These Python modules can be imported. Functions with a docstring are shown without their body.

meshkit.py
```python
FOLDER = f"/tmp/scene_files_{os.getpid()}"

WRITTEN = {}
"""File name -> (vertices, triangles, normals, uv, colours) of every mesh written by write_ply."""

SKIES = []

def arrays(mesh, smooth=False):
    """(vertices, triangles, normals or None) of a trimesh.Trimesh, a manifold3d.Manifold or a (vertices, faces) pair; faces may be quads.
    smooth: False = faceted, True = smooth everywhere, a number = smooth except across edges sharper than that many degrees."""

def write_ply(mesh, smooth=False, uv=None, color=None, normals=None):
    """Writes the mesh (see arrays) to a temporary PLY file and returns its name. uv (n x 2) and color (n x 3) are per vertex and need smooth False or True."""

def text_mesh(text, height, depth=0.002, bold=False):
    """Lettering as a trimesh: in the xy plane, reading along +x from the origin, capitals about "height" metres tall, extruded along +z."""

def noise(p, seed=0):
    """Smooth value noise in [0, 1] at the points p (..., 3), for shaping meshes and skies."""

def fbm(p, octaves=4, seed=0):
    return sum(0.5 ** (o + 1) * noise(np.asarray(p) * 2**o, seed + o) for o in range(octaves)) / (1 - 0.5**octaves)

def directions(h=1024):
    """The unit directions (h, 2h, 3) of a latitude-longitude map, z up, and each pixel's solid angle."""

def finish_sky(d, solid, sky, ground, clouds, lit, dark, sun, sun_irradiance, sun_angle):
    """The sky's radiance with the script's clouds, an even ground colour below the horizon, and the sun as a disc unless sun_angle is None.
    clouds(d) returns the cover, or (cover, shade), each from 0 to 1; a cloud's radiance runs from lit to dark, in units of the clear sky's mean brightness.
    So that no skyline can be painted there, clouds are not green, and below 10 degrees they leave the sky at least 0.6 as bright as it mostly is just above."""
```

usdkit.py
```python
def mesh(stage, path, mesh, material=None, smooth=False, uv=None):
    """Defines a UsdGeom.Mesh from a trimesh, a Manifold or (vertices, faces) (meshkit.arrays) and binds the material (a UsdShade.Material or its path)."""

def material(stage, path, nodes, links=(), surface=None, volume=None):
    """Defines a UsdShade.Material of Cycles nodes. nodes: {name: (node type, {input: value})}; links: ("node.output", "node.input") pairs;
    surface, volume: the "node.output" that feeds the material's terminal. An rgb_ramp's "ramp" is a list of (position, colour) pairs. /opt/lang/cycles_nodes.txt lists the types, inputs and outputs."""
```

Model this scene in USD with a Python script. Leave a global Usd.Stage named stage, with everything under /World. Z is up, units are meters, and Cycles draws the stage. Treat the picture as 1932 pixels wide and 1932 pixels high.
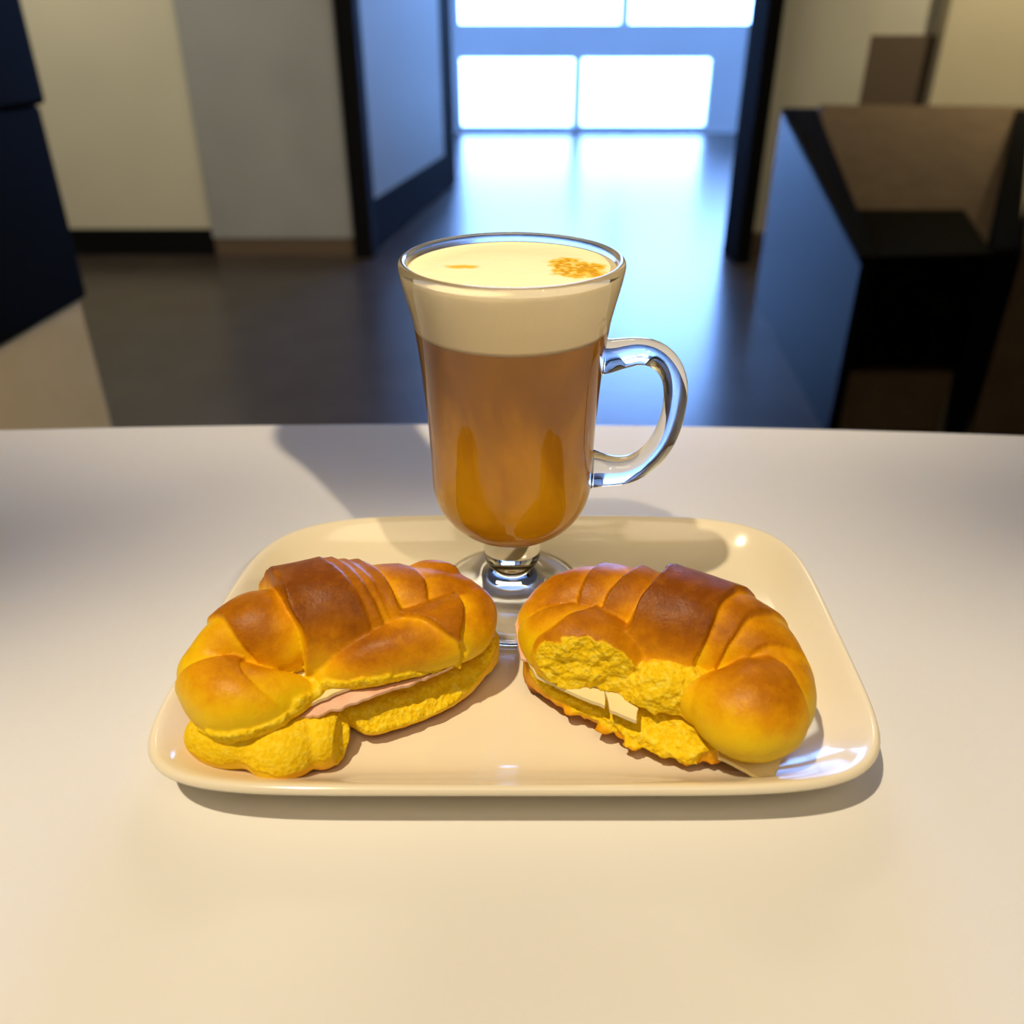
import math
import numpy as np
import trimesh
import manifold3d
import usdkit
from meshkit import noise, fbm
from pxr import Usd, UsdGeom, UsdLux, UsdShade, Sdf, Gf, Vt
from scipy.spatial import cKDTree
from scipy.interpolate import CubicSpline, PchipInterpolator

stage = Usd.Stage.CreateInMemory()
UsdGeom.SetStageUpAxis(stage, 'Z')
UsdGeom.SetStageMetersPerUnit(stage, 1.0)
UsdGeom.Xform.Define(stage, '/World')
UsdGeom.Scope.Define(stage, '/World/Looks')
Z0 = 0.758            # the plate's well above the floor; builders work in metres from the point where the mug stands
UP = np.array([0, 0, Z0])

# ------------------------------------------------------------------ camera
F_PX, PITCH, Y0_PX = 1423.0, 25.27, 760.0
cam = UsdGeom.Camera.Define(stage, '/World/camera')
cam.AddTranslateOp().Set(Gf.Vec3d(0, -0.254, 0.2106 + Z0))
cam.AddRotateXOp().Set(90 - PITCH)
cam.CreateHorizontalApertureAttr(36.0)
cam.CreateVerticalApertureAttr(36.0)
FOCAL = 36.0 * F_PX / 1932
cam.CreateFocalLengthAttr(FOCAL)
cam.CreateVerticalApertureOffsetAttr(-(966 - Y0_PX) * 36.0 / 1932)
cam.CreateClippingRangeAttr(Gf.Vec2f(0.01, 200))
cam.CreateFocusDistanceAttr(0.268)
cam.CreateFStopAttr(FOCAL / 3.7)
cam.CreateExposureAttr(0.0)

# ------------------------------------------------------------------ light
SKY = (0.20, 0.38, 0.88)
SKY_K = 7.5
dome = UsdLux.DomeLight.Define(stage, '/World/sky')
dome.CreateColorAttr(Gf.Vec3f(*SKY))
dome.CreateIntensityAttr(SKY_K)

sun = UsdLux.DistantLight.Define(stage, '/World/sun')
sun.AddTransformOp().Set(Gf.Matrix4d().SetLookAt(Gf.Vec3d(0, 0, 0), Gf.Vec3d(-1.0, -0.22, -1.0), Gf.Vec3d(0, 0, 1)).GetInverse())
sun.CreateColorAttr(Gf.Vec3f(0.50, 0.70, 1.0))
sun.CreateIntensityAttr(30.0)
sun.CreateAngleAttr(0.53)


def spot(name, pos, target, radius, color, power, cone=None, soft=0.5):
    l = UsdLux.SphereLight.Define(stage, '/World/' + name)
    d = Gf.Vec3d(*(np.array(target, float) - np.array(pos, float)))
    l.AddTransformOp().Set(Gf.Matrix4d().SetLookAt(Gf.Vec3d(*pos), Gf.Vec3d(*pos) + d, Gf.Vec3d(0, 1, 0.01)).GetInverse())
    l.CreateRadiusAttr(radius)
    l.CreateColorAttr(Gf.Vec3f(*color))
    l.CreateIntensityAttr(power)
    l.CreateNormalizeAttr(True)
    if cone:
        s = UsdLux.ShapingAPI.Apply(l.GetPrim())
        s.CreateShapingConeAngleAttr(cone)
        s.CreateShapingConeSoftnessAttr(soft)
    return l


def panel(name, pos, w, h, color, power):
    l = UsdLux.RectLight.Define(stage, '/World/' + name)
    l.AddTranslateOp().Set(Gf.Vec3d(*pos))
    l.CreateWidthAttr(w)
    l.CreateHeightAttr(h)
    l.CreateColorAttr(Gf.Vec3f(*color))
    l.CreateIntensityAttr(power)
    l.CreateNormalizeAttr(True)


WARM = (1.0, 0.83, 0.58)
spot('ceiling_spot', (-0.56, -0.50, 1.85 + Z0), (0.0, -0.36, Z0), 0.025, WARM, 43.0, 14.4, 0.6)
spot('ceiling_spot_001', (1.02, -1.62, 1.6 + Z0), (-0.60, 1.90, Z0), 0.04, (1.0, 0.83, 0.58), 106.0, 19, 0.32)
spot('wall_washer', (-2.25, 2.75, 1.9 + Z0), (-2.25, 3.6, 0.2 + Z0), 0.06, (1.0, 0.93, 0.72), 27.0, 60, 1.0)
spot('wall_washer_001', (2.5, 2.75, 1.9 + Z0), (2.6, 3.6, 0.2 + Z0), 0.06, (1.0, 0.86, 0.58), 46.0, 55, 1.0)
panel('ceiling_panel', (0.1, 2.3, 1.98 + Z0), 0.8, 0.5, (1.0, 0.88, 0.66), 4.0)
panel('ceiling_panel_001', (0.2, -1.2, 1.98 + Z0), 1.2, 0.8, (1.0, 0.80, 0.55), 3.6)

# ------------------------------------------------------------------ helpers
BASE, COUNT = {}, {}


def numbered(path):
    n = COUNT.get(path, 0)
    COUNT[path] = n + 1
    return path if n == 0 else f'{path}_{n:03d}'


def tag(p, label=None, cat=None, group=None, kind=None):
    p = p.GetPrim() if hasattr(p, 'GetPrim') else p
    for k, v in (('label', label), ('category', cat), ('group', group), ('kind', kind)):
        if v:
            p.SetCustomDataByKey(k, v)
    return p


def thing(name, base, label=None, cat=None, group=None, kind=None):
    path = numbered('/World/' + name)
    x = UsdGeom.Xform.Define(stage, path)
    b = np.array(base, float)
    x.AddTranslateOp().Set(Gf.Vec3d(*(b + UP)))
    BASE[path] = b
    tag(x, label, cat, group, kind)
    return path


def obj(name, mesh, m, parent=None, smooth=30, attrs=None, **kw):
    """One Mesh prim; mesh in metres from the mug's foot. attrs: {name: per-vertex floats} (needs smooth True or False)."""
    v, f = (np.asarray(mesh.vertices, float), np.asarray(mesh.faces)) if hasattr(mesh, 'vertices') else (np.asarray(mesh[0], float), np.asarray(mesh[1]))
    path = numbered((parent or '/World') + '/' + name)
    if parent is None:
        BASE[path] = np.zeros(3)
        off = UP
    else:
        BASE[path] = BASE[parent]
        off = -BASE[parent]
    g = usdkit.mesh(stage, path, (v + off, f), m, smooth=smooth)
    if attrs:
        api = UsdGeom.PrimvarsAPI(g)
        for k, a in attrs.items():
            api.CreatePrimvar(k, Sdf.ValueTypeNames.FloatArray, 'vertex').Set(Vt.FloatArray.FromNumpy(np.asarray(a, np.float32)))
    tag(g, **kw)
    return path


def box(x0, x1, y0, y1, z0, z1, r=0.0):
    if r <= 0:
        return trimesh.creation.box(bounds=[[x0, y0, z0], [x1, y1, z1]])
    s = manifold3d.Manifold.sphere(r, 16)
    ms = [s.translate([x, y, z]) for x in (x0 + r, x1 - r) for y in (y0 + r, y1 - r) for z in (z0 + r, z1 - r)]
    m = manifold3d.Manifold.batch_hull(ms).to_mesh()
    return trimesh.Trimesh(m.vert_properties[:, :3], m.tri_verts, process=False)


def hull(points, r=0.0):
    if r > 0:
        s = manifold3d.Manifold.sphere(r, 12)
        m = manifold3d.Manifold.batch_hull([s.translate(list(map(float, p))) for p in points]).to_mesh()
    else:
        m = manifold3d.Manifold.hull_points(np.array(points, float)).to_mesh()
    return trimesh.Trimesh(m.vert_properties[:, :3], m.tri_verts, process=False)


def spline(pts, n, kind=PchipInterpolator):
    pts = np.asarray(pts, float)
    s = np.concatenate([[0], np.cumsum(np.linalg.norm(np.diff(pts[:, :3] if pts.shape[1] > 2 else pts, axis=0), axis=1))])
    return kind(s, pts)(np.linspace(0, s[-1], n))


def lathe(profile, seg=96, wobble=None):
    """Closed-off surface of revolution about z; profile (r, z) from axis to axis."""
    p = np.asarray(profile, float)
    a = np.linspace(0, 2 * np.pi, seg, endpoint=False)
    v, f, rows = [], [], []
    for r, z in p:
        if r < 1e-7:
            rows.append([len(v)])
            v.append((0, 0, z))
        else:
            rows.append(list(range(len(v), len(v) + seg)))
            v += [(r * math.cos(t), r * math.sin(t), z) for t in a]
    for A, B in zip(rows, rows[1:]):
        for i in range(seg):
            j = (i + 1) % seg
            if len(A) == 1 and len(B) == 1:
                break
            if len(A) == 1:
                f.append((A[0], B[j], B[i]))
            elif len(B) == 1:
                f.append((A[i], A[j], B[0]))
            else:
                f += [(A[i], A[j], B[j]), (A[i], B[j], B[i])]
    t = trimesh.Trimesh(np.array(v), np.array(f), process=False)
    if t.volume < 0:
        t.invert()
    return t


def sweep(path, radii, seg=28, side=(0, 1, 0)):
    """Tube along path (n x 3) with radii (n x 2): along the in-plane normal and along side."""
    path, radii = np.asarray(path, float), np.asarray(radii, float)
    T = np.gradient(path, axis=0)
    T /= np.linalg.norm(T, axis=1, keepdims=True)
    S = np.tile(np.array(side, float), (len(path), 1))
    N = np.cross(S, T)
    N /= np.linalg.norm(N, axis=1, keepdims=True)
    a = np.linspace(0, 2 * np.pi, seg, endpoint=False)
    v = (path[:, None] + N[:, None] * (np.cos(a)[None, :, None] * radii[:, None, :1]) + S[:, None] * (np.sin(a)[None, :, None] * radii[:, None, 1:])).reshape(-1, 3)
    f = []
    n = len(path)
    for i in range(n - 1):
        for j in range(seg):
            k = (j + 1) % seg
            f += [(i * seg + j, i * seg + k, (i + 1) * seg + k), (i * seg + j, (i + 1) * seg + k, (i + 1) * seg + j)]
    c0, c1 = len(v), len(v) + 1
    v = np.vstack([v, path[:1], path[-1:]])
    for j in range(seg):
        k = (j + 1) % seg
        f += [(c0, k, j), (c1, (n - 1) * seg + j, (n - 1) * seg + k)]
    t = trimesh.Trimesh(v, np.array(f), process=False)
    if t.volume < 0:
        t.invert()
    return t


def surface_nets(S, origin, h):
    """Zero surface (inside negative) of the samples S (nx, ny, nz) as vertices and quads."""
    nx, ny, nz = S.shape
    ins = S < 0
    c = [S[i:nx - 1 + i, j:ny - 1 + j, k:nz - 1 + k] for i in (0, 1) for j in (0, 1) for k in (0, 1)]
    b = [x < 0 for x in c]
    n_in = sum(x.astype(np.int8) for x in b)
    act = (n_in > 0) & (n_in < 8)
    idx = -np.ones(act.shape, np.int64)
    I = np.argwhere(act)
    idx[act] = np.arange(len(I))
    off = np.array([(i, j, k) for i in (0, 1) for j in (0, 1) for k in (0, 1)], float)
    cv = np.stack([x[act] for x in c], 1)
    acc, cnt = np.zeros((len(I), 3)), np.zeros(len(I))
    for p in range(8):
        for q in range(p + 1, 8):
            if np.abs(off[p] - off[q]).sum() != 1:
                continue
            a, d = cv[:, p], cv[:, q]
            cross = (a < 0) != (d < 0)
            t = np.where(cross, a / np.where(cross, a - d, 1), 0)
            acc += np.where(cross[:, None], off[p] + t[:, None] * (off[q] - off[p]), 0)
            cnt += cross
    v = np.array(origin) + h * (I + acc / cnt[:, None])
    quads = []
    for ax in range(3):
        sl0, sl1 = [slice(1, -1)] * 3, [slice(1, -1)] * 3
        sl0[ax], sl1[ax] = slice(0, -1), slice(1, None)
        a, d = ins[tuple(sl0)], ins[tuple(sl1)]
        E = np.argwhere(a != d)
        flip = a[tuple(E.T)]
        o1, o2 = [(1, 2), (2, 0), (0, 1)][ax]
        base = E.copy()
        for o in (o1, o2):
            base[:, o] += 1
        cells = []
        for da, db in ((-1, -1), (0, -1), (0, 0), (-1, 0)):
            q = base.copy()
            q[:, o1] += da
            q[:, o2] += db
            cells.append(idx[tuple(q.T)])
        q = np.stack(cells, 1)
        q[~flip] = q[~flip][:, ::-1]
        quads.append(q)
    q = np.vstack(quads)
    q = q[(q >= 0).all(1)]
    return v, np.vstack([q[:, [0, 1, 2]], q[:, [0, 2, 3]]])


# ------------------------------------------------------------------ materials
def mat(name, nodes, links=(), surface='p.BSDF', volume=None):
    return usdkit.material(stage, '/World/Looks/' + name, nodes, links, surface=surface, volume=volume)


def plain(name, color, rough=0.5, bump=None, **kw):
    nodes = {'p': ('principled_bsdf', {'base_color': color, 'roughness': rough, **kw})}
    links = []
    if bump:
        nodes['g'] = ('geometry', {})
        nodes['n'] = ('noise_texture', {'scale': bump[0], 'detail': 3.0})
        nodes['b'] = ('bump', {'strength': bump[1], 'distance': bump[2]})
        links = [('g.position', 'n.vector'), ('n.fac', 'b.height'), ('b.normal', 'p.normal')]
    return mat(name, nodes, links)


def mottled(name, c1, c2, scale, rough, bump=None, **kw):
    nodes = {'g': ('geometry', {}), 'n': ('noise_texture', {'scale': scale, 'detail': 1.0}),
             'r': ('rgb_ramp', {'ramp': [(0.3, c1), (0.7, c2)]}),
             'p': ('principled_bsdf', {'roughness': rough, **kw})}
    links = [('g.position', 'n.vector'), ('n.fac', 'r.fac'), ('r.color', 'p.base_color')]
    if bump:
        nodes['n2'] = ('noise_texture', {'scale': bump[0], 'detail': 3.0})
        nodes['b'] = ('bump', {'strength': bump[1], 'distance': bump[2]})
        links += [('g.position', 'n2.vector'), ('n2.fac', 'b.height'), ('b.normal', 'p.normal')]
    return mat(name, nodes, links)


M_TABLE = mottled('white_laminate', (0.74, 0.725, 0.69), (0.78, 0.765, 0.73), 9.0, 0.35, None, specular_ior_level=0.10)
M_PLATE = plain('porcelain', (0.86, 0.77, 0.58), 0.12)
M_GLASS = mat('clear_glass', {'p': ('principled_bsdf', {'base_color': (1, 1, 1), 'roughness': 0.0, 'ior': 1.5, 'transmission_weight': 1.0})})
M_PANE = mat('window_glass', {'f': ('fresnel', {'IOR': 1.45}), 't': ('transparent_bsdf', {'color': (0.93, 0.96, 0.97)}), 'g': ('glossy_bsdf', {'color': (1, 1, 1), 'roughness': 0.02}), 'm': ('mix_closure', {})},
             [('f.fac', 'm.fac'), ('t.BSDF', 'm.closure1'), ('g.BSDF', 'm.closure2')], surface='m.closure')
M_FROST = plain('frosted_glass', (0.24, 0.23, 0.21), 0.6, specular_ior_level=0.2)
M_BLACK = plain('black_lacquer', (0.006, 0.006, 0.007), 0.45, specular_ior_level=0.12)
M_BLACKMATT = plain('black_metal', (0.008, 0.008, 0.009), 0.8, specular_ior_level=0.02)
M_LEATHER = plain('black_leather', (0.003, 0.0025, 0.002), 0.6, specular_ior_level=0.01)
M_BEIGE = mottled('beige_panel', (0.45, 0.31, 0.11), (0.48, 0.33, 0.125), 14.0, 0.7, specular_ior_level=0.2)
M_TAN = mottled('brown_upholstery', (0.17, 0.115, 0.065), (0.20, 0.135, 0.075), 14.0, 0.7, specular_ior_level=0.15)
M_WALL = mottled('cream_wall', (0.60, 0.57, 0.46), (0.63, 0.60, 0.48), 3.0, 0.8)
M_WALLB = mottled('pale_wall', (0.66, 0.58, 0.40), (0.70, 0.62, 0.43), 3.0, 0.8)
M_PILLAR = mottled('grey_pillar_plaster', (0.32, 0.33, 0.34), (0.36, 0.37, 0.38), 3.0, 0.8)
M_NICHE = plain('brown_panel', (0.13, 0.09, 0.06), 0.6)
M_FLOOR = mottled('dark_floor', (0.044, 0.034, 0.029), (0.057, 0.045, 0.038), 5.0, 0.27)
M_LOBBY = mottled('lobby_wall_paint', (0.78, 0.79, 0.80), (0.82, 0.83, 0.84), 2.0, 0.7)
M_PAVE = mottled('pale_paving', (0.80, 0.80, 0.80), (0.86, 0.86, 0.86), 2.0, 0.8)
M_FRAME = plain('pale_window_frame', (0.80, 0.81, 0.82), 0.5)
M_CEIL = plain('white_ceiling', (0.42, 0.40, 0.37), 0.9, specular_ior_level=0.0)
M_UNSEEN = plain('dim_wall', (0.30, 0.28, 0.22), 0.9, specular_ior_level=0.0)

M_COFFEE = mat('milky_coffee', {
    'g': ('geometry', {}), 's': ('separate_xyz', {}), 'mp': ('map_range', {'from_min': Z0 + 0.034, 'from_max': Z0 + 0.122, 'clamp': True}),
    'v': ('mapping', {'scale': (60.0, 60.0, 22.0)}), 'n': ('noise_texture', {'scale': 1.0, 'detail': 3.0, 'distortion': 0.6}),
    'sub': ('math', {'math_type': 'multiply_add', 'value2': 0.8, 'value3': -0.40}), 'add': ('math', {'math_type': 'add'}),
    'r': ('rgb_ramp', {'ramp': [(0.0, (0.96, 0.52, 0.006)), (0.3, (0.88, 0.46, 0.008)), (0.55, (0.66, 0.31, 0.010)), (0.8, (0.40, 0.17, 0.012)), (1.0, (0.33, 0.14, 0.014))]}),
    'p': ('principled_bsdf', {'roughness': 0.4, 'specular_ior_level': 0.1})},
    [('g.position', 's.vector'), ('s.z', 'mp.value'), ('g.position', 'v.vector'), ('v.vector', 'n.vector'), ('n.fac', 'sub.value1'),
     ('mp.result', 'add.value1'), ('sub.value', 'add.value2'), ('add.value', 'r.fac'), ('r.color', 'p.base_color')])
M_FOAM = mat('milk_foam', {
    'a': ('attribute', {'attribute': 'stain'}), 'g': ('geometry', {}), 'n': ('noise_texture', {'scale': 420.0, 'detail': 2.0}),
    'r': ('rgb_ramp', {'ramp': [(0.0, (0.82, 0.70, 0.44)), (0.45, (0.70, 0.43, 0.05)), (1.0, (0.50, 0.25, 0.008))]}),
    'b': ('bump', {'strength': 0.25, 'distance': 0.0006}),
    'p': ('principled_bsdf', {'roughness': 0.9, 'specular_ior_level': 0.02})},
    [('a.fac', 'r.fac'), ('r.color', 'p.base_color'), ('g.position', 'n.vector'), ('n.fac', 'b.height'), ('b.normal', 'p.normal')])

M_BREAD = mat('glazed_bread', {
    'g': ('geometry', {}), 'br': ('attribute', {'attribute': 'brown'}), 'cr': ('attribute', {'attribute': 'crumb'}),
    'n': ('noise_texture', {'scale': 190.0, 'detail': 3.5, 'roughness': 0.72}), 'nm': ('math', {'math_type': 'multiply_add', 'value2': 0.46, 'value3': -0.23}),
    'bs': ('math', {'math_type': 'add', 'use_clamp': True}),
    'rc': ('rgb_ramp', {'ramp': [(0.0, (0.88, 0.58, 0.006)), (0.2, (0.86, 0.48, 0.005)), (0.42, (0.72, 0.305, 0.004)), (0.68, (0.45, 0.150, 0.003)), (1.0, (0.20, 0.052, 0.003))]}),
    'n2': ('noise_texture', {'scale': 520.0, 'detail': 2.0, 'roughness': 0.65}),
    'ri': ('rgb_ramp', {'ramp': [(0.25, (0.78, 0.48, 0.006)), (0.5, (0.92, 0.63, 0.014)), (0.75, (0.96, 0.75, 0.08))]}),
    'mx': ('mix_color', {}), 'vor': ('voronoi_texture', {'scale': 700.0}), 'bh': ('mix_float', {}),
    'n3': ('noise_texture', {'scale': 900.0, 'detail': 1.0}), 'nb': ('math', {'math_type': 'multiply', 'value2': 0.22}),
    'vm': ('math', {'math_type': 'add'}),
    'b': ('bump', {'strength': 0.5, 'distance': 0.0010}),
    'rr': ('mix_float', {'a': 0.40, 'b': 0.9}), 'sp': ('mix_float', {'a': 0.14, 'b': 0.03}),
    'p': ('principled_bsdf', {'subsurface_weight': 0.0})},
    [('g.position', 'n.vector'), ('n.fac', 'nm.value1'), ('br.fac', 'bs.value1'), ('nm.value', 'bs.value2'), ('bs.value', 'rc.fac'),
     ('g.position', 'n2.vector'), ('n2.fac', 'ri.fac'), ('cr.fac', 'mx.fac'), ('rc.color', 'mx.a'), ('ri.color', 'mx.b'), ('mx.result', 'p.base_color'),
     ('g.position', 'vor.vector'), ('g.position', 'n3.vector'), ('n3.fac', 'nb.value1'), ('vor.distance', 'vm.value1'), ('n2.fac', 'vm.value2'),
     ('cr.fac', 'bh.fac'), ('nb.value', 'bh.a'), ('vm.value', 'bh.b'), ('bh.result', 'b.height'), ('b.normal', 'p.normal'),
     ('cr.fac', 'rr.fac'), ('rr.result', 'p.roughness'), ('cr.fac', 'sp.fac'), ('sp.result', 'p.specular_ior_level')])
M_CHEESE = mottled('pale_cheese', (0.88, 0.74, 0.38), (0.90, 0.78, 0.44), 120.0, 0.4)
M_HAM = mottled('cooked_ham', (0.78, 0.45, 0.31), (0.86, 0.58, 0.42), 160.0, 0.4)

# ------------------------------------------------------------------ the setting
FZ = -Z0
CZ = 2.0
YW = 3.60                 # wall with the opening
XL, XR, YB = -2.9, 2.9, -3.2


def struct(name, mesh, m, **kw):
    return obj(name, mesh, m, kind='structure', **kw)


struct('floor', box(-4.2, 5.4, YB - 0.2, 9.9, FZ - 0.1, FZ), M_FLOOR, label='dark grey-brown polished floor running through the opening to the far windows')
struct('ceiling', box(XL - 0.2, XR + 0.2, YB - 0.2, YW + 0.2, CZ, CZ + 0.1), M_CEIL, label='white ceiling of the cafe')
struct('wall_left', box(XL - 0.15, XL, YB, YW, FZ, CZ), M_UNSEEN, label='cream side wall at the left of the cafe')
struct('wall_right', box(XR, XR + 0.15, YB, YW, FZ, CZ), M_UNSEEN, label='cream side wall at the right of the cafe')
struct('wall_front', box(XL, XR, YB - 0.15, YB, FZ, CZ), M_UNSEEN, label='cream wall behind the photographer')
wb = thing('wall_back', (0, YW, FZ), label='cream wall with a wide black-framed opening in the middle', kind='structure')
obj('wall_panel', box(XL, -1.52, YW, YW + 0.15, FZ, CZ), M_WALL, wb)
obj('wall_panel', box(1.17, 1.65, YW, YW + 0.15, FZ, CZ), M_WALL, wb)
obj('wall_panel', box(1.96, XR, YW - 0.05, YW + 0.15, FZ, CZ), M_WALLB, wb, label='brighter beige stretch of wall')
obj('recess_panel', box(1.65, 1.96, YW + 0.03, YW + 0.15, 0.26, CZ), M_WALL, wb)
obj('brown_panel', box(1.65, 1.96, YW + 0.01, YW + 0.15, FZ, 0.26), M_NICHE, wb, label='dark brown lower panel')
obj('pillar', box(-1.52, -0.745, YW - 0.03, YW + 0.15, FZ + 0.09, CZ), M_PILLAR, wb, label='grey plastered pillar beside the opening')
obj('pillar_skirting', box(-1.515, -0.75, YW - 0.025, YW + 0.15, FZ, FZ + 0.09), M_NICHE, wb)
struct('baseboard_back', box(XL, -1.52, YW - 0.02, YW + 0.001, FZ, FZ + 0.13), M_BLACKMATT, label='black baseboard under the cream wall left of the pillar')
struct('baseboard_right', box(1.17, XR, YW - 0.065, YW + 0.001, FZ, FZ + 0.12), M_NICHE, label='dark brown baseboard right of the opening')

dr = thing('door_1', (0.2, YW, FZ), label='wide doorway with slim black posts and an open glass leaf', kind='structure')
obj('post', box(-0.79, -0.70, YW - 0.09, YW + 0.06, FZ, CZ), M_BLACKMATT, dr)
obj('post', box(1.10, 1.17, YW - 0.20, YW + 0.06, FZ, CZ), M_BLACKMATT, dr)
A, B = np.array([-0.72, YW]), np.array([-0.44, 5.85])
u = (B - A) / np.linalg.norm(B - A)
nrm = np.array([-u[1], u[0]])


def leaf(s0, s1, z0, z1, t):
    pts = []
    for s in (s0, s1):
        for k in (0, 1):
            p = A + u * s - nrm * 0 + nrm * t * k
            pts += [(p[0], p[1], z0), (p[0], p[1], z1)]
    return hull(pts)


L = np.linalg.norm(B - A)
lf = obj('glass_leaf', leaf(0.0, L, FZ, FZ + 0.26, 0.05), M_BLACKMATT, dr, label='black bottom rail of the open glass leaf')
obj('stile', leaf(L - 0.42, L, FZ + 0.26, CZ, 0.05), M_BLACKMATT, lf)
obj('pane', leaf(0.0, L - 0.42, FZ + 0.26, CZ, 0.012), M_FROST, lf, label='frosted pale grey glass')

# the lobby behind the opening and its window front
YF = 9.75
struct('roof_lobby', box(-1.0, 5.4, YW + 0.15, YF + 0.1, 3.2, 3.3), M_LOBBY, label='pale lobby ceiling')
struct('wall_lobby_right', box(5.4, 5.55, YW + 0.15, YF + 0.1, FZ, 3.3), M_LOBBY, label='pale lobby side wall far right')
struct('wall_lobby_left', box(-1.0, -0.85, YW + 0.15, YF, FZ, 3.2), M_LOBBY, label='pale grey lobby wall behind the open glass leaf')
struct('ceiling_lobby', box(-4.2, 5.4, YW + 0.05, YW + 0.15, CZ, 3.4), M_LOBBY, label='pale lobby wall above the opening')
struct('wall_lobby_back', box(1.17, 5.4, YW + 0.16, YW + 0.3, FZ, 3.4), M_LOBBY, label='pale lobby side of the wall')
wd = thing('window_1', (1.0, YF, FZ), label='tall window front with pale frames at the far end of the floor', kind='structure')
low_x, high_x = [-0.62, 0.80, 2.45], [-0.62, 1.33, 3.3, 5.4]
rows = [(-0.68, 0.08), (0.46, 3.1)]
obj('sill', box(-0.85, 5.4, YF - 0.04, YF + 0.06, FZ, rows[0][0]), M_FRAME, wd)
obj('rail', box(-0.85, 5.4, YF - 0.04, YF + 0.06, rows[0][1], rows[1][0]), M_FRAME, wd)
obj('head_rail', box(-0.85, 5.4, YF - 0.04, YF + 0.06, rows[1][1], 3.2), M_FRAME, wd)
obj('jamb', box(-0.85, -0.62, YF - 0.035, YF + 0.055, FZ, 3.2), M_FRAME, wd)
obj('solid_panel', box(2.45, 5.4, YF - 0.03, YF + 0.05, rows[0][0], rows[0][1]), M_FRAME, wd)
for xs, (z0, z1) in ((low_x, rows[0]), (high_x, rows[1])):
    for x in xs[1:]:
        obj('mullion', box(x - 0.05, x + 0.05, YF - 0.05, YF + 0.07, z0, z1), M_FRAME, wd)
    for x0, x1 in zip(xs, xs[1:]):
        obj('pane', box(x0 + 0.05, x1 - 0.05, YF, YF + 0.012, z0, z1), M_PANE, wd)
struct('floor_outside', box(-30, 40, YF + 0.1, 60, FZ - 0.15, FZ - 0.05), M_PAVE, label='bright pale paving outside the far windows')

# ------------------------------------------------------------------ benches
bl = thing('bench', (-1.25, 1.2, FZ), 'black leather bench on a beige base at the left edge', 'bench')
obj('base', box(-1.55, -1.02, 0.55, 1.46, FZ, -0.325, 0.004), M_BEIGE, bl, label='beige panelled base')
obj('seat_cushion', box(-1.56, -1.003, 0.54, 1.47, -0.325, 0.10, 0.012), M_LEATHER, bl)
obj('back_cushion', box(-1.56, -0.985, 0.54, 1.465, 0.10, 0.62, 0.012), M_LEATHER, bl)

br = thing('bench', (1.1, 2.0, FZ), 'black framed bench with a beige back at the right beside the doorway', 'bench')
P0, P1 = np.array([0.8645, 1.5827]), np.array([1.03, 2.8242])     # left end panel, front and back, on the floor
Q0, Q1 = np.array([1.185, 1.5827]), np.array([1.92, 2.8242])      # right end panel


def panel_of(a, b, za, zb, t):
    """Upright end panel from a to b, its top sloping from za to zb, t thick towards +x."""
    pts = []
    for p, z in ((a, za), (b, zb)):
        for k in (0, t):
            pts += [(p[0] + k, p[1], FZ), (p[0] + k, p[1], z)]
    return hull(pts)


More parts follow.
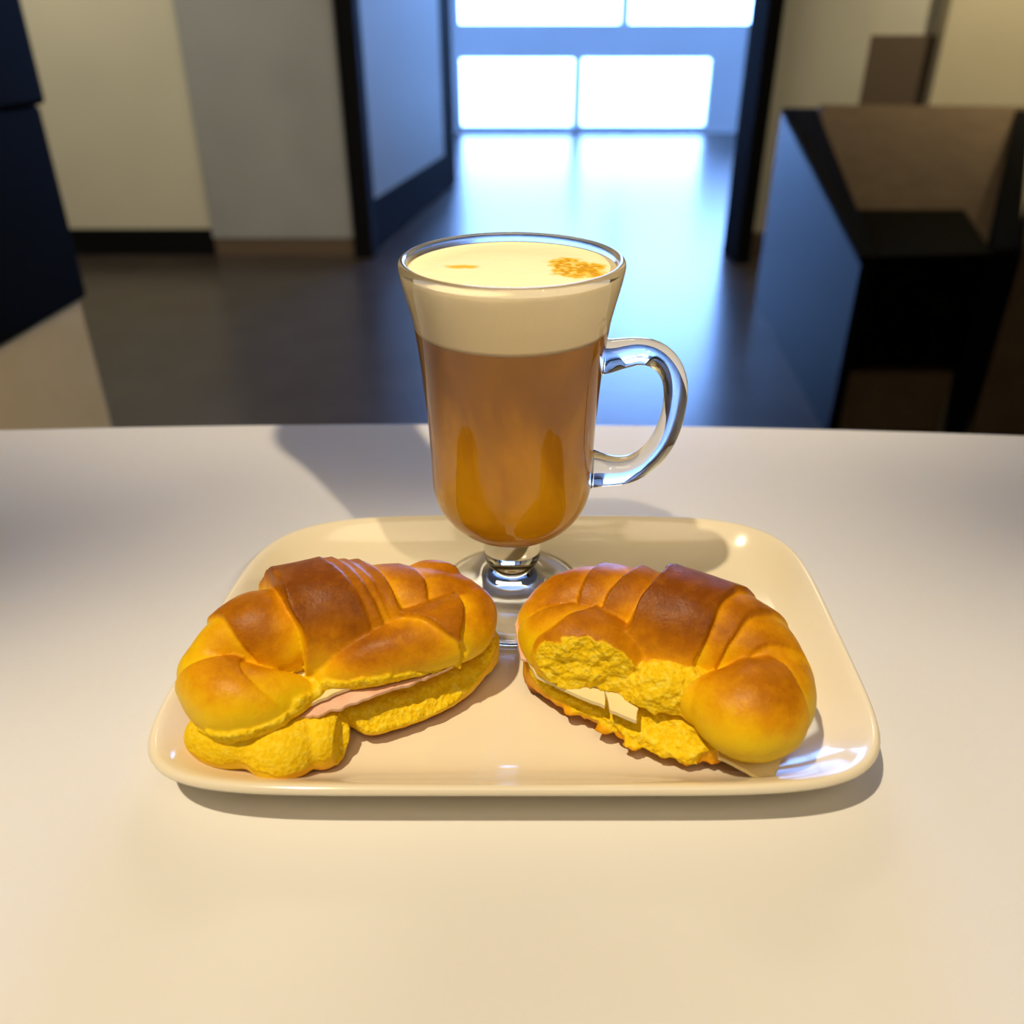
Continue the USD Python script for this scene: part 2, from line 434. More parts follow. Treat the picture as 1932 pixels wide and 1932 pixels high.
obj('end_panel', panel_of(P0, P1, -0.258, 0.0, 0.03), M_BLACK, br, label='black end panel catching blue window light')
obj('arm_rest', hull([(P0[0] - 0.004, P0[1], -0.258), (P0[0] + 0.035, P0[1], -0.258), (P1[0], P1[1], 0.0), (P1[0] + 0.13, P1[1], 0.0),
                      (P0[0] - 0.004, P0[1], -0.275), (P0[0] + 0.035, P0[1], -0.275), (P1[0], P1[1], -0.02), (P1[0] + 0.13, P1[1], -0.02)]), M_BLACKMATT, br)
obj('end_panel', panel_of(Q0, Q1, -0.24, 0.0, 0.06), M_BLACKMATT, br)
obj('back_rest', hull([(1.02, 2.05, -0.36), (1.46, 2.05, -0.36), (1.17, 2.82, 0.012), (1.99, 2.82, 0.006),
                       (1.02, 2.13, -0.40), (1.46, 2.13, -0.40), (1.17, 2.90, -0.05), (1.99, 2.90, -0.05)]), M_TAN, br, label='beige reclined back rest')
obj('seat', hull([(P0[0] + 0.03, P0[1] + 0.002, -0.258), (Q0[0], Q0[1] + 0.002, -0.25), (1.0, 2.2, -0.262), (1.45, 2.2, -0.262),
                  (P0[0] + 0.03, P0[1] + 0.002, -0.556), (Q0[0], Q0[1] + 0.002, -0.556), (1.0, 2.2, -0.556), (1.45, 2.2, -0.556)]), M_LEATHER, br)
obj('plinth', hull([(P0[0] + 0.035, P0[1] + 0.03, -0.556), (Q0[0], Q0[1] + 0.03, -0.556), (1.0, 2.2, -0.556), (1.45, 2.2, -0.556),
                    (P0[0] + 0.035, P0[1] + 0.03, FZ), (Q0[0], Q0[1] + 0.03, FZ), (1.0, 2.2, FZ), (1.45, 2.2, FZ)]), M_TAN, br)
b3 = thing('bench', (1.8, 1.75, FZ), 'low beige bench base beyond the black post at the right edge', 'bench')
b3_plan = [(1.262, 1.590), (1.500, 1.985), (2.30, 1.985), (2.30, 1.590)]
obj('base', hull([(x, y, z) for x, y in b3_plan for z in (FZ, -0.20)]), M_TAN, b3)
obj('base_trim', hull([(x, y, z) for x, y in b3_plan for z in (-0.20, -0.18)]), M_BLACKMATT, b3)

# ------------------------------------------------------------------ table
TZ = -0.0055


def table_outline(inset):
    x = np.linspace(-0.55, 0.55, 41)
    far = np.stack([x, 0.1735 - 0.115 * x ** 2 - 0.012 * x], 1)
    pts = np.vstack([far, [[0.55, -0.62]], [[-0.55, -0.62]]])
    from shapely.geometry import Polygon
    p = Polygon(pts)
    q = p.buffer(-0.03 - inset).buffer(0.03, quad_segs=8)
    return q


def rounded_slab(poly_of, z0, z1, r, n=5):
    """Slab with rounded top and bottom edges, as a hull of inset outlines (convex outline)."""
    pts = []
    for k in range(n + 1):
        a = k / n * math.pi / 2
        ins = r * (1 - math.sin(a))
        c = np.array(poly_of(ins).exterior.coords)
        pts += [np.column_stack([c, np.full(len(c), z1 - r + r * math.cos(a))])]
        pts += [np.column_stack([c, np.full(len(c), z0 + r - r * math.cos(a))])]
    return hull(np.vstack(pts))


tb = thing('cafe_table', (0, -0.2, FZ), 'white laminate cafe table with a plain top under the plate', 'table')
obj('table_top', rounded_slab(table_outline, TZ - 0.030, TZ, 0.0025), M_TABLE, tb)
obj('pedestal', trimesh.creation.cylinder(0.04, segment=[[0, -0.2, FZ + 0.015], [0, -0.2, TZ - 0.029]], sections=48), M_BLACKMATT, tb)
obj('foot_plate', trimesh.creation.cylinder(0.24, segment=[[0, -0.2, FZ], [0, -0.2, FZ + 0.016]], sections=64), M_BLACKMATT, tb)

# ------------------------------------------------------------------ plate
PA, PB, PC = 0.1192, 0.0728, np.array([0.0040, -0.0293])


def plate_mesh():
    n = 240
    t = np.linspace(0, 2 * np.pi, n, endpoint=False)
    e = np.where(np.sin(t) > 0, 4.6, 6.4)
    c, s = np.cos(t), np.sin(t)
    r = (np.abs(c) ** e + np.abs(s) ** e) ** (-1 / e)
    ux, uy = r * c, r * s
    top = [(0.0, 0.0112), (0.0004, 0.0122), (0.0012, 0.0127), (0.0022, 0.0125), (0.0040, 0.0112), (0.0070, 0.0082), (0.0105, 0.0048), (0.0145, 0.0022), (0.0190, 0.0008), (0.0250, 0.0), (0.0400, 0.0), (0.0600, 0.0)]
    bot = [(0.0002, 0.0102), (0.0016, 0.0092), (0.0050, 0.0066), (0.0100, 0.0020), (0.0160, -0.0018), (0.0230, -0.0036), (0.0250, -0.0055), (0.0275, -0.0055), (0.0300, -0.0040), (0.0600, -0.0038)]
    v, f = [], []

    def ring(d, z):
        x, y = ux * (PA - d), uy * (PB - d)
        v.append(np.column_stack([PC[0] + x + 0.06 * y, PC[1] + y, np.full(n, z)]))

    for d, z in top[::-1] + bot:
        ring(d, z)
    R = len(v)
    v = np.vstack(v)
    for i in range(R - 1):
        for j in range(n):
            k = (j + 1) % n
            f += [(i * n + j, (i + 1) * n + j, (i + 1) * n + k), (i * n + j, (i + 1) * n + k, i * n + k)]
    v = np.vstack([v, [[PC[0], PC[1], 0.0], [PC[0], PC[1], -0.0038]]])
    for j in range(n):
        k = (j + 1) % n
        f += [(len(v) - 2, j, k), (len(v) - 1, (R - 1) * n + k, (R - 1) * n + j)]
    m = trimesh.Trimesh(v, np.array(f), process=False)
    if m.volume < 0:
        m.invert()
    return m


obj('plate', plate_mesh(), M_PLATE, smooth=50, label='cream white rectangular porcelain plate with rounded corners and a raised rim', cat='plate')

# ------------------------------------------------------------------ mug
OUT = [(0.0085, 0.0356), (0.0112, 0.0360), (0.0150, 0.0372), (0.0190, 0.0391), (0.0228, 0.0417), (0.0260, 0.0450), (0.0284, 0.0488), (0.0300, 0.0530), (0.0309, 0.0587), (0.03105, 0.0704), (0.0313, 0.0818), (0.0318, 0.0907), (0.0326, 0.1035), (0.0338, 0.1159), (0.0348, 0.1239), (0.0364, 0.1316), (0.0381, 0.139), (0.0388, 0.1430)]
INN = [(0.0358, 0.1425), (0.0352, 0.139), (0.0337, 0.1316), (0.0321, 0.1239), (0.0311, 0.1159), (0.0299, 0.1035), (0.0292, 0.0907), (0.0287, 0.0818), (0.0285, 0.0704), (0.0283, 0.0587), (0.0275, 0.0536), (0.0260, 0.0500), (0.0236, 0.0465), (0.0200, 0.0434), (0.0160, 0.0412), (0.0110, 0.0395), (0.0060, 0.0387)]
out = spline(OUT, 70)
inn = spline(INN, 70)
lip = [(0.0388, 0.1440), (0.0386, 0.1451), (0.0380, 0.1458), (0.0373, 0.1460), (0.0366, 0.1457), (0.0361, 0.1450), (0.0359, 0.1440)]
mug = thing('glass_mug', (0, 0, 0), 'tall footed glass coffee mug with a handle, standing on the plate behind the sandwiches', 'mug')
obj('bowl', lathe([(0, 0.0355), (0.006, 0.0355)] + out.tolist() + lip + inn.tolist() + [(0, 0.0386)], 128), M_GLASS, mug, smooth=60)
knob = spline([(0.0072, 0.0165), (0.0096, 0.0182), (0.0111, 0.0212), (0.0116, 0.0254), (0.0111, 0.0298), (0.0097, 0.0337), (0.0084, 0.0354)], 28)
obj('stem', lathe([(0, 0.0165)] + knob.tolist() + [(0, 0.0354)], 96), M_GLASS, mug, smooth=50)
ft = spline([(0.0302, 0.0002), (0.0310, 0.0010), (0.0312, 0.0022), (0.0306, 0.0034), (0.0285, 0.0045), (0.0240, 0.0064), (0.0190, 0.0086), (0.0145, 0.0110), (0.0108, 0.0136), (0.0085, 0.0156), (0.0076, 0.0164)], 40)
obj('foot', lathe([(0, 0.0062), (0.006, 0.0060), (0.013, 0.0048), (0.021, 0.0026), (0.026, 0.0010), (0.0285, 0.0002)] + ft.tolist() + [(0, 0.0164)], 128), M_GLASS, mug, smooth=50)
hp = spline([(0.0318, 0, 0.1095), (0.0360, 0, 0.1098), (0.0410, 0, 0.1108), (0.0480, 0, 0.1112), (0.0548, 0, 0.1080), (0.0595, 0, 0.1005), (0.0606, 0, 0.0907), (0.0586, 0, 0.0780), (0.0535, 0, 0.0685), (0.0470, 0, 0.0632), (0.0400, 0, 0.0617), (0.0345, 0, 0.0620), (0.0300, 0, 0.0624)], 110, CubicSpline)
s = np.linspace(0, 1, 110)
hr = np.stack([np.interp(s, [0, .06, .15, .3, .5, .75, .87, .95, 1], [.0068, .0058, .0049, .0046, .0042, .0045, .0056, .0066, .0080]),
               np.interp(s, [0, .08, .2, .5, .8, .93, 1], [.0080, .0066, .0060, .0058, .0058, .0064, .0078])], 1)
obj('handle', sweep(hp, hr, 32), M_GLASS, mug, smooth=50)

inner = PchipInterpolator([z for r, z in INN[::-1]], [r for r, z in INN[::-1]])
lt = thing('latte', (0, 0, 0.033), 'layered milky coffee with a thick cream foam head, filling the glass mug', 'coffee')
zz = np.linspace(0.0389, 0.1222, 60)
obj('coffee', lathe([(0, 0.0389)] + [(float(inner(z)) + 0.0003, z) for z in zz] + [(0, 0.1222)], 96), M_COFFEE, lt, smooth=60)


def foam_mesh():
    seg, zs = 160, np.linspace(0.1222, 0.1427, 14)
    rows = [(float(inner(z)) + 0.0003, z) for z in zs]
    m_side = rows
    rt = rows[-1][0]
    tops = [(rt * (1 - k / 64), 0) for k in range(1, 64)]
    v, a = [], np.linspace(0, 2 * np.pi, seg, endpoint=False)
    for r, z in m_side:
        v.append(np.column_stack([r * np.cos(a), r * np.sin(a), np.full(seg, z)]))
    for r, _ in tops:
        x, y = r * np.cos(a), r * np.sin(a)
        q = r / rt
        z = 0.1427 - 0.0016 * (1 - q ** 14) + 0.0008 * (1 - q ** 4) + 0.0006 * (fbm(np.column_stack([x, y, 0 * x]) * 120, 3, 4) - 0.5) * (1 - q ** 8)
        v.append(np.column_stack([x, y, z]))
    R = len(v)
    v = np.vstack(v + [np.array([[0, 0, 0.1419], [0, 0, 0.1222]])])
    f = []
    for i in range(R - 1):
        j = np.arange(seg)
        k = (j + 1) % seg
        f.append(np.stack([i * seg + j, i * seg + k, (i + 1) * seg + k], 1))
        f.append(np.stack([i * seg + j, (i + 1) * seg + k, (i + 1) * seg + j], 1))
    j = np.arange(seg)
    k = (j + 1) % seg
    f.append(np.stack([np.full(seg, len(v) - 2), (R - 1) * seg + j, (R - 1) * seg + k], 1))
    f.append(np.stack([np.full(seg, len(v) - 1), k, j], 1))
    f = np.vstack(f)
    x, y, z = v.T
    st = np.zeros(len(v))
    P = np.column_stack([x, y, 0 * x])
    n1, n2 = fbm(P * 240, 4, 7), fbm(P * 700, 3, 9)
    d = np.hypot((x - 0.0225) / 0.0115, (y - 0.000 + 0.2 * (x - 0.02)) / 0.0165) + (n1 - 0.5) * 0.9
    big = np.clip((1.0 - d) * 2.6, 0, 1) * np.clip((n2 - 0.20) * 2.6, 0.25, 1)
    d2 = np.hypot((x + 0.0175) / 0.0065, (y - 0.002) / 0.0035) + (n1 - 0.5) * 0.8
    small = np.clip((1.0 - d2) * 1.6, 0, 1) * 0.6
    st = np.where((z > 0.1400) & (np.hypot(x, y) < 0.0352), np.maximum(big, small), 0)
    # side: slightly browner just above the coffee
    return (v, f), st


fm, stn = foam_mesh()
obj('foam', fm, M_FOAM, lt, smooth=True, attrs={'stain': stn}, label='cream coloured foam with brown coffee stains on top')


# ------------------------------------------------------------------ croissant sandwiches
class Field:
    def __init__(self, lo, hi, h):
        self.lo, self.h = np.array(lo, float), h
        n = np.ceil((np.array(hi) - self.lo) / h).astype(int) + 1
        ax = [self.lo[k] + h * np.arange(n[k]) for k in range(3)]
        self.shape = tuple(n)
        self.P = np.stack(np.meshgrid(*ax, indexing='ij'), -1).reshape(-1, 3)
        self.x, self.y, self.z = self.P.T


def near_noise(P, near, octaves, seed):
    out = np.full(len(P), 0.5)
    out[near] = fbm(P[near], octaves, seed)
    return out


def smin(a, b, k):
    h = np.clip(0.5 + 0.5 * (b - a) / k, 0, 1)
    return b + (a - b) * h - k * h * (1 - h)


def smax(a, b, k):
    return -smin(-a, -b, k)


def tube(P, pts, edges=(), squash=1.0):
    """Rolled-dough tube: pts (x, y, z, r); edges: (s in 0..1, direction +1/-1, height, slant) of dough layers that end there.
    Returns the signed distance and how near the point lies behind a layer's edge (pale dough)."""
    c = spline(pts, 400, CubicSpline)
    cs = c.copy()
    T = np.gradient(c[:, :3], axis=0)
    T /= np.linalg.norm(T, axis=1, keepdims=True)
    seg = np.concatenate([[0], np.cumsum(np.linalg.norm(np.diff(c[:, :3], axis=0), axis=1))])
    L = seg[-1]
    d, i = cKDTree(c[:, :3]).query(P, workers=-1)
    w = P - c[i, :3]
    N = np.cross(np.array([0, 0, 1.0]), T)
    N /= np.linalg.norm(N, axis=1, keepdims=True)
    side = (w * N[i]).sum(1) / np.maximum(d, 1e-6)
    s = seg[i] + (w * T[i]).sum(1)
    close = np.abs(d - c[i, 3]) < 0.006
    s = s + (near_noise(P * 75, close, 2, int(edges[0][0] * 1000) if edges else 0) - 0.5) * 0.0050
    R = c[i, 3].copy()
    pale = np.zeros(len(P))
    for e, sg, hgt, slant in edges:
        q = (s - e * L - slant * side * 0.012) * sg           # > 0: past the edge, on the lower layer
        past = np.clip(q / 0.0010 + 0.5, 0, 1)
        past = past * past * (3 - 2 * past)
        R += -hgt * past * np.exp(-np.maximum(q, 0) / 0.010) + 0.35 * hgt * (1 - past) * np.exp(-np.maximum(-q, 0) / 0.006)
        pale = np.maximum(pale, past * np.exp(-np.maximum(q, 0) / 0.0060) * min(1, hgt / 0.0013))
    if squash != 1.0:
        d = np.sqrt(w[:, 0] ** 2 + w[:, 1] ** 2 + (w[:, 2] / squash) ** 2)
    return d - R, pale


def ellipsoid(P, c, r):
    r = np.array(r)
    k0 = np.linalg.norm((P - c) / r, axis=1)
    return (k0 - 1) * r.min() * np.clip(k0, 0.6, 1) ** 0


def ramp(x, a, b):
    t = np.clip((x - a) / (b - a), 0, 1)
    return t * t * (3 - 2 * t)


def line_side(P, p, q):
    """Signed distance in plan to the line p-q, positive to its right."""
    p, q = np.array(p), np.array(q)
    t = (q - p) / np.linalg.norm(q - p)
    return (P[:, 0] - p[0]) * t[1] - (P[:, 1] - p[1]) * t[0]


def poly_sdf(P, poly):
    poly = np.array(poly, float)
    c = CubicSpline(np.arange(len(poly) + 1), np.vstack([poly, poly[:1]]), bc_type='periodic')(np.linspace(0, len(poly), 240, endpoint=False))
    import shapely
    ins = shapely.contains_xy(shapely.Polygon(c), P[:, 0], P[:, 1])
    d, _ = cKDTree(c).query(P[:, :2])
    return np.where(ins, -d, d)


def sample(F, S, v):
    """Trilinear values of the field samples S at points v."""
    from scipy.ndimage import map_coordinates
    return map_coordinates(S.reshape(F.shape), ((v - F.lo) / F.h).T, order=1, mode='nearest')


def finish(F, outer, cut, brown, crumbness, name, parent, **kw):
    """outer: the baked skin's distance; cut: the sliced surfaces' distance (kept where negative); crumbness > 0: bare crumb although uncut."""
    S = np.maximum(outer, cut)
    v, f = surface_nets(S.reshape(F.shape), F.lo, F.h)
    crumb = ramp(sample(F, np.maximum(cut - outer, crumbness), v), -0.0004, 0.0004)
    br_ = sample(F, brown, v) * (1 - crumb)
    t = trimesh.Trimesh(v, f, process=False)
    parts = trimesh.graph.connected_components(t.edges, min_len=1)
    if len(parts) > 1:
        keep = np.zeros(len(v), bool)
        for p in parts:
            if len(p) > 300:
                keep[p] = True
        m = -np.ones(len(v), int)
        m[keep] = np.arange(keep.sum())
        f = m[f[keep[f].all(1)]]
        v, crumb, br_ = v[keep], crumb[keep], br_[keep]
    t = trimesh.Trimesh(v, f, process=False)
    if t.volume < 0:
        f = f[:, ::-1]
    return obj(name, (v, f), M_BREAD, parent, smooth=True, attrs={'crumb': crumb, 'brown': br_}, **kw)


H = 0.00065


def crumb_noise(P, near, seed):
    return (near_noise(P * 330, near, 3, seed) - 0.5) * 0.0026 + (near_noise(P * 120, near, 2, seed + 20) - 0.5) * 0.0026


def slab(pts, thick, m, parent, name, seed=0, rag=0.0006, **kw):
    """Thin slice: outline points (x, y, z), triangulated from a fine grid inside the outline, the surface following the outline's own heights."""
    from shapely.geometry import Polygon
    from scipy.interpolate import RBFInterpolator
    pts = np.array(pts, float)
    poly = Polygon(pts[:, :2])
    t2, f2 = trimesh.creation.triangulate_polygon(poly, engine='earcut')
    t2, f2 = np.array(t2), np.array(f2)
    for _ in range(5):
        t2, f2 = trimesh.remesh.subdivide(np.column_stack([t2[:, :2], np.zeros(len(t2))]), f2)
        if len(f2) > 4000:
            break
    z = RBFInterpolator(pts[:, :2], pts[:, 2], kernel='thin_plate_spline', smoothing=1e-6)(t2[:, :2])
    z = z + (fbm(np.column_stack([t2[:, :2], np.zeros(len(t2))]) * 90, 2, seed) - 0.5) * 0.0012
    q2 = np.column_stack([t2[:, :2], np.zeros(len(t2))])
    t2 = t2[:, :2] + np.stack([fbm(q2 * 420, 2, seed + 1) - 0.5, fbm(q2 * 420, 2, seed + 2) - 0.5], 1) * rag
    top = np.column_stack([t2[:, :2], z + thick / 2])
    bot = np.column_stack([t2[:, :2], z - thick / 2])
    e = np.sort(np.vstack([f2[:, [0, 1]], f2[:, [1, 2]], f2[:, [2, 0]]]), axis=1)
    un, cnt = np.unique(e, axis=0, return_counts=True)
    be = un[cnt == 1]
    n = len(top)
    fs = [f2, f2[:, ::-1] + n]
    fs.append(np.column_stack([be[:, 0], be[:, 1], be[:, 1] + n]))
    fs.append(np.column_stack([be[:, 0], be[:, 1] + n, be[:, 0] + n]))
    t = trimesh.Trimesh(np.vstack([top, bot]), np.vstack(fs), process=False)
    trimesh.repair.fix_normals(t)
    return obj(name, t, m, parent, smooth=40, **kw)


# ---- the left sandwich
cl = thing('croissant_sandwich', (-0.062, -0.058, 0), 'left croissant sandwich, with pink ham and cheese between its halves', 'croissant')
F = Field((-0.118, -0.100, 0.006), (0.001, -0.018, 0.055), H)
body, p1 = tube(F.P, [(-.1000, -.066, .0230, .0105), (-.0970, -.060, .0250, .0132), (-.091, -.055, .0270, .0165), (-.079, -.050, .0285, .0195), (-.066, -.047, .0290, .0206), (-.052, -.044, .0285, .0196), (-.039, -.041, .0280, .0172), (-.027, -.039, .0270, .0148), (-.0175, -.0425, .0260, .0115)],
                [(.315, -1, .0058, -.55), (.13, -1, .0012, -.3), (.525, 1, .0006, -.9), (.57, 1, .0009, -.9), (.61, 1, .0006, -.8), (.665, 1, .0022, -.8), (.81, 1, .0012, -.5)])
lh, p2 = tube(F.P, [(-.1005, -.0660, .0225, .0110), (-.0945, -.0733, .0225, .0117), (-.0865, -.0773, .0225, .0117), (-.0785, -.0770, .0218, .0100), (-.0705, -.0750, .0210, .0074), (-.0645, -.0732, .0205, .0032)], [(.14, -1, .0012, .4), (.52, 1, .0006, -.9)])
rh, p3 = tube(F.P, [(-.016, -.0425, .0260, .0112), (-.0195, -.0500, .0270, .0122), (-.031, -.0560, .0275, .0118), (-.045, -.0615, .0262, .0104), (-.054, -.0650, .0248, .0080), (-.0605, -.0675, .0232, .0042)], [(.13, -1, .0016, .5), (.42, 1, .0016, -.9)])
nub = ellipsoid(F.P, (-.0290, -.0305, .0365), (.0095, .0055, .0045))
o = smin(smin(body, nub, .0012), smin(lh, rh, .0004), .0010)
near = np.abs(o) < .006
o = o + (near_noise(F.P * 45, near, 2, 3) - 0.5) * 0.0024 + (near_noise(F.P * 150, near, 2, 13) - 0.5) * 0.0006
pale = np.where(body < np.minimum(lh, rh), p1, np.where(lh < rh, p2, p3))
zc = np.interp(F.x, [-.11, -.085, -.066, -.045, -.01], [.0135, .0140, .0195, .0220, .0210])
cn = crumb_noise(F.P, near, 11)
cut = zc - F.z + cn * 0.8
tear = zc + np.interp(F.x, [-.105, -.092, -.066, -.055, -.034, -.026], [.001, .0070, .0045, .0050, .0045, .0005]) - F.z + cn * 1.6 - .01 * ramp(F.y, -.064, -.050)
h_ = np.where(body < np.minimum(lh, rh), ramp(F.z, .022, .047), .72 * ramp(F.z, .0215, .0375))
n60 = near_noise(F.P * 60, near, 3, 5) - .5
brown = np.clip(0.07 + 0.88 * h_ - 0.46 * pale - 0.10 * ramp(-F.y, .066, .080) + 0.45 * n60, 0, 1)
finish(F, o - (.0009 + cn * .5) * ramp(tear, -.0004, .0008), cut, brown, tear, 'top_half', cl, label='golden brown glazed upper half')

F = Field((-0.118, -0.102, -0.001), (0.001, -0.018, 0.026), H)
pd = poly_sdf(F.P, [(-.1045, -.062), (-.100, -.073), (-.090, -.078), (-.074, -.077), (-.062, -.0735), (-.0535, -.0735), (-.047, -.0765), (-.034, -.0720), (-.019, -.0630), (-.0080, -.0505), (-.0045, -.0420), (-.010, -.034), (-.030, -.028), (-.060, -.030), (-.090, -.042)])
rr, hz = .0080, .0100
qx, qz = pd + rr, np.abs(F.z - .0107) - hz + rr
o1 = np.minimum(np.maximum(qx, qz), 0) + np.hypot(np.maximum(qx, 0), np.maximum(qz, 0)) - rr
lob = ellipsoid(F.P, (-.0890, -.0790, .0098), (.0165, .0110, .0095))
lob = smin(lob, ellipsoid(F.P, (-.0725, -.0825, .0095), (.0130, .0125, .0092)), .0025)
lob = smin(lob, ellipsoid(F.P, (-.0605, -.0800, .0088), (.0078, .0095, .0085)), .0010)
lob = smin(lob, ellipsoid(F.P, (-.0680, -.0740, .0100), (.0120, .0080, .0095)), .003)
o = smin(o1, lob, .0012)
fr = line_side(F.P, (-.0655, -.0695), (-.0126, -.0415))
slope = .0205 - 0.85 * np.maximum(fr - .0005, 0)
slope = np.where(F.x < -.056, .0185, slope)
top = F.z - np.minimum(.0205, slope)
near = np.abs(np.maximum(o, top)) < .006
o = o + (near_noise(F.P * 45, near, 2, 8) - 0.5) * 0.0016
cn = crumb_noise(F.P, near, 15)
cut = top * 0.75 + cn * np.where(F.x < -.056, .4, 1.0)
brown = np.clip(0.02 + 0.75 * ramp(-F.z, -.0075, -.0005) + 0.45 * ramp(-F.y, .086, .0945) * ramp(F.x, -.078, -.060) + 0.2 * (near_noise(F.P * 80, near, 3, 6) - .5), 0, 1)
finish(F, o + cn * .5 * ramp(fr, .004, .010) * (F.x > -.056), cut, brown, np.where((F.x > -.056) & (fr > .002), F.z - np.interp(F.x, [-.05, -.03, -.012, -.006], [.0055, .0045, .0090, .0160]) + cn * 1.5, np.where(F.x < -.050, np.minimum(F.z - .0095 + cn * 1.2, .00008), -1.0)), 'bottom_half', cl, label='pale torn lower half with a browned underside')
slab([(-.0740, -.0745, .0180), (-.0640, -.0772, .0204), (-.0540, -.0725, .0218), (-.0420, -.0655, .0220), (-.0100, -.0470, .0215), (-.012, -.034, .0215), (-.060, -.036, .0215), (-.085, -.052, .0195)], .0013, M_CHEESE, cl, 'cheese_slice', 2)
slab([(-.0690, -.0795, .0175), (-.0610, -.0800, .0188), (-.0500, -.0758, .0196), (-.0350, -.0693, .0202), (-.0250, -.0643, .0202), (-.0162, -.0578, .0200), (-.0060, -.0452, .0200), (-.012, -.036, .0200), (-.060, -.038, .0200), (-.080, -.055, .0185)], .0010, M_HAM, cl, 'ham_slice', 5, .0016)

# ---- the right sandwich
cr = thing('croissant_sandwich', (0.052, -0.060, 0), 'right croissant sandwich, with bare cheese and torn crumb on its left horn', 'croissant')
F = Field((-0.001, -0.103, 0.006), (0.113, -0.020, 0.055), H)
body, p1 = tube(F.P, [(.0120, -.0440, .0255, .0105), (.0185, -.0405, .0270, .0135), (.030, -.0405, .0280, .0165), (.044, -.0455, .0280, .0190), (.057, -.0505, .0280, .0203), (.069, -.0540, .0275, .0194), (.0790, -.0590, .0262, .0170), (.0855, -.0668, .0245, .0138), (.0868, -.0735, .0235, .0112)],
                [(.445, -1, .0044, .5), (.31, -1, .0018, .5), (.18, -1, .0010, .5), (.70, 1, .0017, .6), (.80, 1, .0013, .6), (.92, 1, .0007, .4)])
lh, p2 = tube(F.P, [(.0115, -.0450, .0245, .0100), (.0155, -.0525, .0250, .0134), (.0255, -.0585, .0250, .0146), (.0355, -.0615, .0245, .0130), (.0430, -.0635, .0240, .0080)], [(.18, -1, .0010, .5), (.40, -1, .0012, .6)])
rh, p3 = tube(F.P, [(.0860, -.0700, .0225, .0126), (.0815, -.0783, .0228, .0142), (.0735, -.0816, .0230, .0150), (.0665, -.0800, .0225, .0128), (.0605, -.0764, .0215, .0082)], [(.16, -1, .0009, .5)])
near = np.minimum(np.minimum(body, lh), rh) < .010
cn = crumb_noise(F.P, near, 31)
mid = ellipsoid(F.P, (.0520, -.0700, .0200), (.0155, .0095, .0118)) + cn * .8
tn = np.array([-.16, -.95, .16])
tn /= np.linalg.norm(tn)
torn = (F.P - np.array([.0300, -.0690, .0270])) @ tn * 0.9 + cn * 1.1 - np.maximum(0, .0050 - F.x) * 2
lc = np.maximum(lh, torn)
horns = np.minimum(lc, rh)
o = smin(smin(body, smin(lc, rh, .0006), .0010), mid, .0008) + (near_noise(F.P * 45, near, 2, 23) - 0.5) * 0.0024 + (near_noise(F.P * 150, near, 2, 14) - 0.5) * 0.0006
act_l, act_m = (lc < body) & (lc < rh) & (lc < mid), (mid < body) & (mid < rh) & (mid < lc)
bare = np.where(act_l, torn - lh, np.where(act_m, .002, -.002))
pale = np.where(body < np.minimum(lh, rh), p1, np.where(lh < rh, p2, p3))
zc = np.interp(F.x, [0, .02, .045, .06, .085, .11], [.0195, .0190, .0185, .0165, .0135, .0130])
cut = zc - F.z + cn * 0.8
tear = zc + .0015 - F.z + cn * 1.6
h_ = np.where(body < np.minimum(lc, rh), ramp(F.z, .022, .047), .72 * ramp(F.z, .0215, .0390))
brown = np.clip(0.07 + 0.88 * h_ - 0.46 * pale - 0.08 * ramp(-F.y, .085, .095) + 0.45 * (near_noise(F.P * 60, near, 3, 25) - .5), 0, 1)
finish(F, o, cut, brown, np.maximum(bare, tear), 'top_half', cr, label='golden brown glazed upper half with torn front')

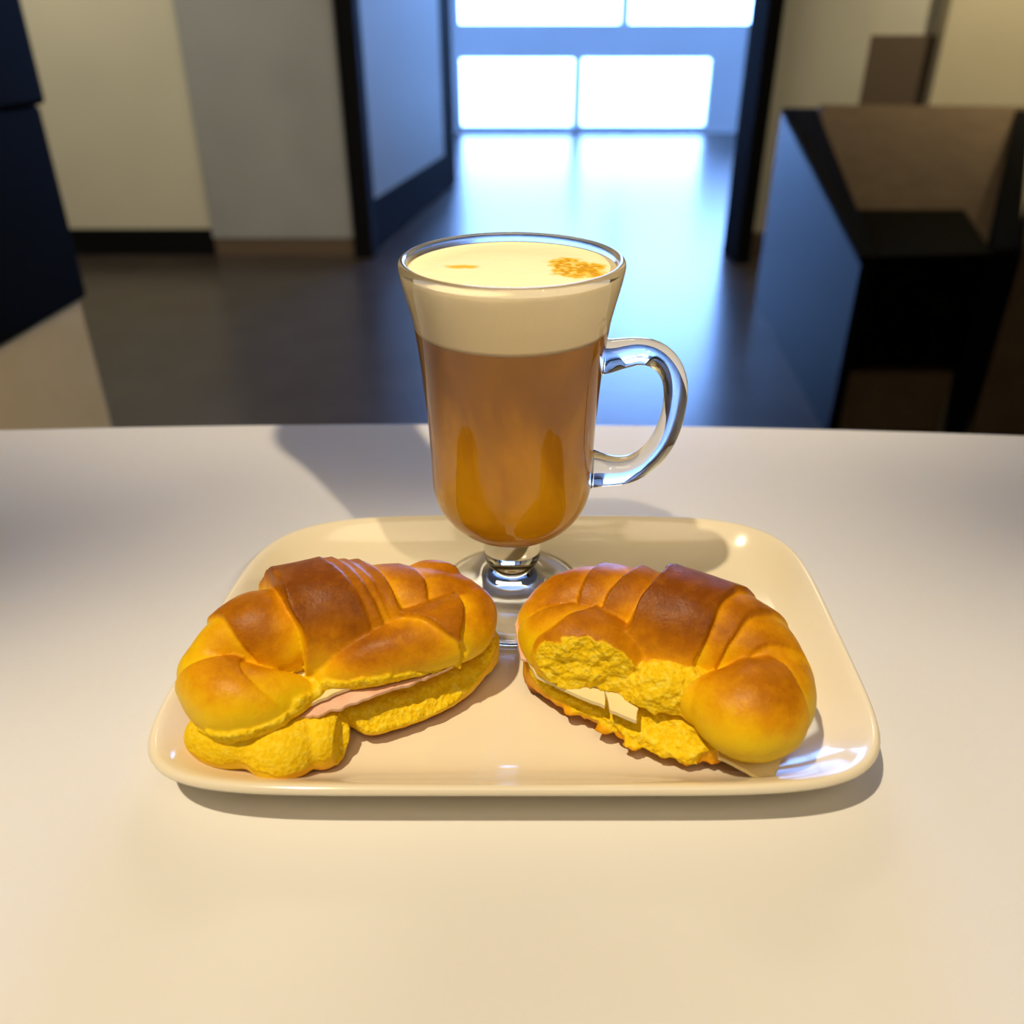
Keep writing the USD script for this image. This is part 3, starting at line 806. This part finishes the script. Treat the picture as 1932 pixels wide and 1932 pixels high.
F = Field((-0.001, -0.102, -0.001), (0.113, -0.020, 0.026), H)
pd = poly_sdf(F.P, [(.0045, -.0450), (.0050, -.0530), (.0110, -.0605), (.0200, -.0670), (.0300, -.0730), (.0370, -.0785), (.0460, -.0840), (.0540, -.0878), (.0620, -.0880), (.0740, -.0850), (.0870, -.0780), (.0925, -.0660), (.0880, -.0520), (.0720, -.0430), (.0450, -.0350), (.0200, -.0330), (.0080, -.0380)])
fr = line_side(F.P, (.0040, -.0485), (.0600, -.0770))
slope = .0190 - 0.85 * np.maximum(fr, 0)
top = F.z - np.minimum(.0190, slope)
near = (np.abs(pd) < .008) | (np.abs(top) < .006)
pd = pd + (near_noise(F.P * np.array([260, 260, 60]), near, 3, 44) - .5) * .0045 * ramp(-F.y, .058, .068)
rr, hz = .0050, .0092
qx, qz = pd + rr, np.abs(F.z - .0100) - hz + rr
o = np.minimum(np.maximum(qx, qz), 0) + np.hypot(np.maximum(qx, 0), np.maximum(qz, 0)) - rr + (near_noise(F.P * 45, near, 2, 28) - 0.5) * 0.0016
cut = top * 0.75 + crumb_noise(F.P, near, 37)
for nc, nr in (((.0325, -.0735, .0048), (.0050, .0040, .0032)), ((.0215, -.0665, .0055), (.0035, .0034, .0028)), ((.0405, -.0790, .0046), (.0056, .0040, .0032))):
    o = smin(o, ellipsoid(F.P, nc, nr), .001)
under = (np.maximum(0, .0062 - F.z) - .30 * np.maximum(0, -pd)) * 0.9
o = smax(o, np.where(F.y < -.055, under - .0004, -1), .001)
brown = np.clip(0.30 + 0.75 * ramp(-F.z, -.0080, -.0010) + 0.35 * (near_noise(F.P * 80, near, 3, 26) - .5), 0, 1)
cn = crumb_noise(F.P, near, 41)
finish(F, o + cn * .6 * ramp(-F.y, .058, .064), cut, brown, np.where(F.y < -.055, F.z - np.interp(F.x, [.004, .012, .02, .045, .058, .064], [.012, .0085, .0080, .0060, .0070, .02]) + cn * 1.4, -1.0), 'bottom_half', cr, label='torn lower half with a ragged browned edge')
slab([(.0030, -.0510, .0185), (.0080, -.0630, .0183), (.0200, -.0706, .0180), (.0300, -.0756, .0176), (.0305, -.0690, .0180), (.0315, -.0768, .0172), (.0395, -.0806, .0166), (.0410, -.0740, .0172), (.060, -.060, .0170), (.060, -.040, .0180), (.015, -.037, .0185)], .0014, M_CHEESE, cr, 'cheese_slice', 12)
slab([(.0640, -.0900, .0120), (.0795, -.0950, .0062), (.0870, -.0845, .0105), (.0830, -.0650, .0148), (.0640, -.0650, .0156)], .0014, M_CHEESE, cr, 'cheese_slice', 14, label='corner of cheese poking out at the front right')
slab([(.0010, -.0470, .0260), (.0030, -.0560, .0190), (.0090, -.0570, .0188), (.0090, -.0420, .0192), (.0030, -.0410, .0270)], .0010, M_HAM, cr, 'ham_slice', 16)
